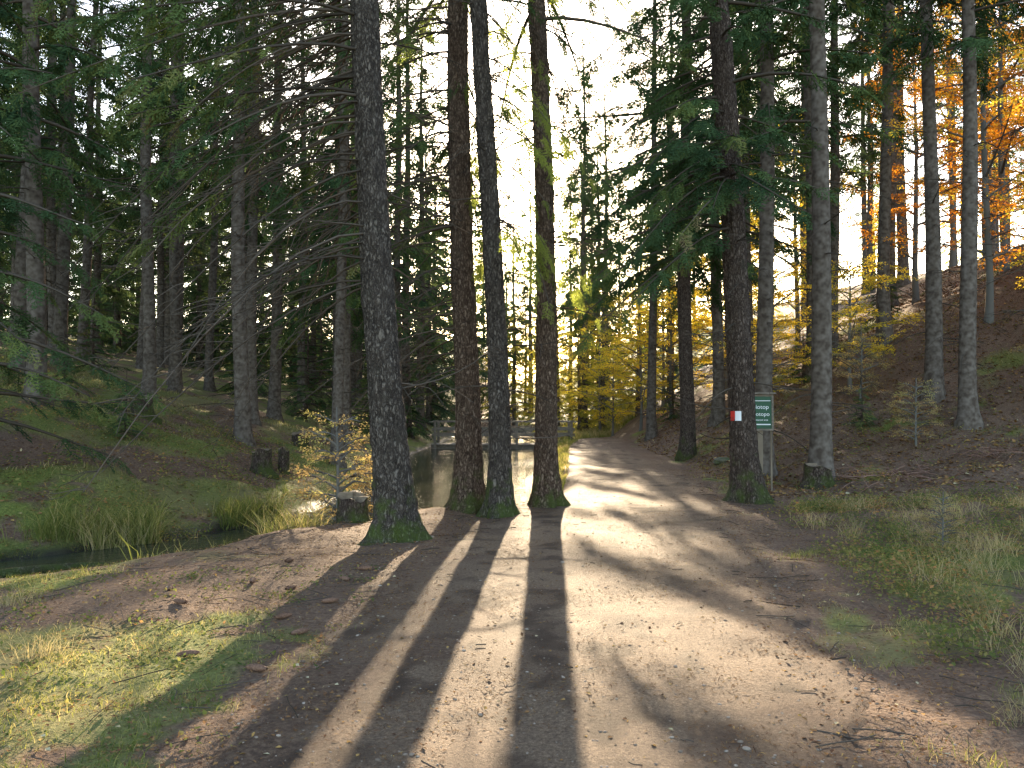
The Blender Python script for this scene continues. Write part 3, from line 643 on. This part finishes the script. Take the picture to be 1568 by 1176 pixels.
# ---------------------------------------------------------------- sign
sg=D.objects.new('nature_reserve_sign',None); SC.collection.objects.link(sg); sg.location=(4.62,14.4,gz(4.62,14.4)); sg.rotation_euler=(0,0,-.15)
M_post=plain('post_wood',(.12,.09,.06),(.26,.20,.14),.8,6,0,(1,1,.15)); M_gr=plain('sign_green_paint',(.012,.065,.03),(.016,.08,.038),.4,3,0)
M_wh=plain('white_paint',(.72,.72,.70),(.8,.8,.78),.5,5,0); M_red=plain('red_paint',(.5,.03,.02),(.6,.045,.03),.5,9,0)
mb=MB(); box(mb,(.0,.055,.9),(.085,.085,1.86),0); box(mb,(.2,.055,.9),(.03,.03,1.86),0); obj('post',mb.mesh('post',[M_post],False),parent=sg)
mb=MB(); box(mb,(0,0,1.48),(.40,.02,.60),0); obj('board',mb.mesh('board',[M_gr],False),parent=sg)
mb=MB(); 
for s in(-1,1): box(mb,(s*.217,-.002,1.48),(.034,.04,.668),0); box(mb,(0,-.002,1.48+s*.317),(.40,.038,.034),0)
box(mb,(0,.0,1.84),(.54,.16,.03),0)
obj('frame',mb.mesh('frame',[M_wood],False),parent=sg)
mb=MB(); box(mb,(0,-.0125,1.26),(.36,.003,.02),0); box(mb,(0,-.0125,1.70),(.36,.003,.012),0)
obj('stripes',mb.mesh('stripes',[M_wh],False),parent=sg)
for k,(tx,zz,sz) in enumerate([('Biotop',1.55,.11),('Biotopo',1.42,.10),('protected area',1.33,.045)]):
    cu=D.curves.new('t','FONT'); cu.body=tx; cu.size=sz; cu.extrude=.001; cu.align_x='CENTER'
    o=D.objects.new('t',cu); SC.collection.objects.link(o); bpy.context.view_layer.update()
    me=D.meshes.new_from_object(o.evaluated_get(bpy.context.evaluated_depsgraph_get())); D.objects.remove(o)
    me.materials.clear(); me.materials.append(M_wh); obj('lettering_%d'%k,me,(0,-.013,zz),(math.pi/2,0,0),parent=sg)
tm=D.objects.new('trail_marker',None); SC.collection.objects.link(tm); 
tx,ty=3.97-.055*1.45,13.0; tm.location=(tx,ty,gz(3.97,13)+1.45)
for nm,a0,a1,mt in(('red_band',-2.75,-2.4,M_red),('white_band',-2.39,-2.0,M_wh)):
    mb=MB(); a=np.linspace(a0,a1,9); rr=.27
    V=np.concatenate([np.stack([np.cos(a)*rr,np.sin(a)*rr,0*a+s*.08],1) for s in(-1,1)]); V2=V*np.array([.85,.85,1])
    mb.add(V,[(i,i+1,i+10,i+9) for i in range(8)],0); mb.add(V2,[(i,i+9,i+10,i+1) for i in range(8)],0)
    obj(nm,mb.mesh(nm,[mt]),parent=tm)
# ---------------------------------------------------------------- light, sky, camera
EL=math.radians(16.5); AZ=math.radians(2.6)
s=Vector((math.sin(AZ)*math.cos(EL),math.cos(AZ)*math.cos(EL),math.sin(EL)))
ld=D.lights.new('sun','SUN'); ld.energy=25; ld.angle=math.radians(.5); ld.color=(1,.80,.54)
lo=D.objects.new('sun',ld); SC.collection.objects.link(lo); lo.rotation_euler=(-s).to_track_quat('-Z','Y').to_euler(); lo.location=s*50
w=D.worlds.new('World'); SC.world=w; w.use_nodes=True; nt=w.node_tree; bg=nt.nodes['Background']
sk=nt.nodes.new('ShaderNodeTexSky'); sk.sky_type='NISHITA'; sk.sun_disc=False; sk.sun_elevation=EL; sk.sun_rotation=AZ; sk.dust_density=1.5; sk.ozone_density=.6
nt.links.new(sk.outputs[0],bg.inputs[0]); bg.inputs[1].default_value=.78
cd=D.cameras.new('cam'); cam=D.objects.new('cam',cd); SC.collection.objects.link(cam); cam.location=(0,0,1.6+gz(0,0)); cam.rotation_euler=(math.radians(91.55),0,0)
cd.sensor_width=36; cd.lens=27.2; cd.clip_end=2000; SC.camera=cam
SC.view_settings.view_transform='Standard'; SC.view_settings.look='None'; SC.view_settings.exposure=0
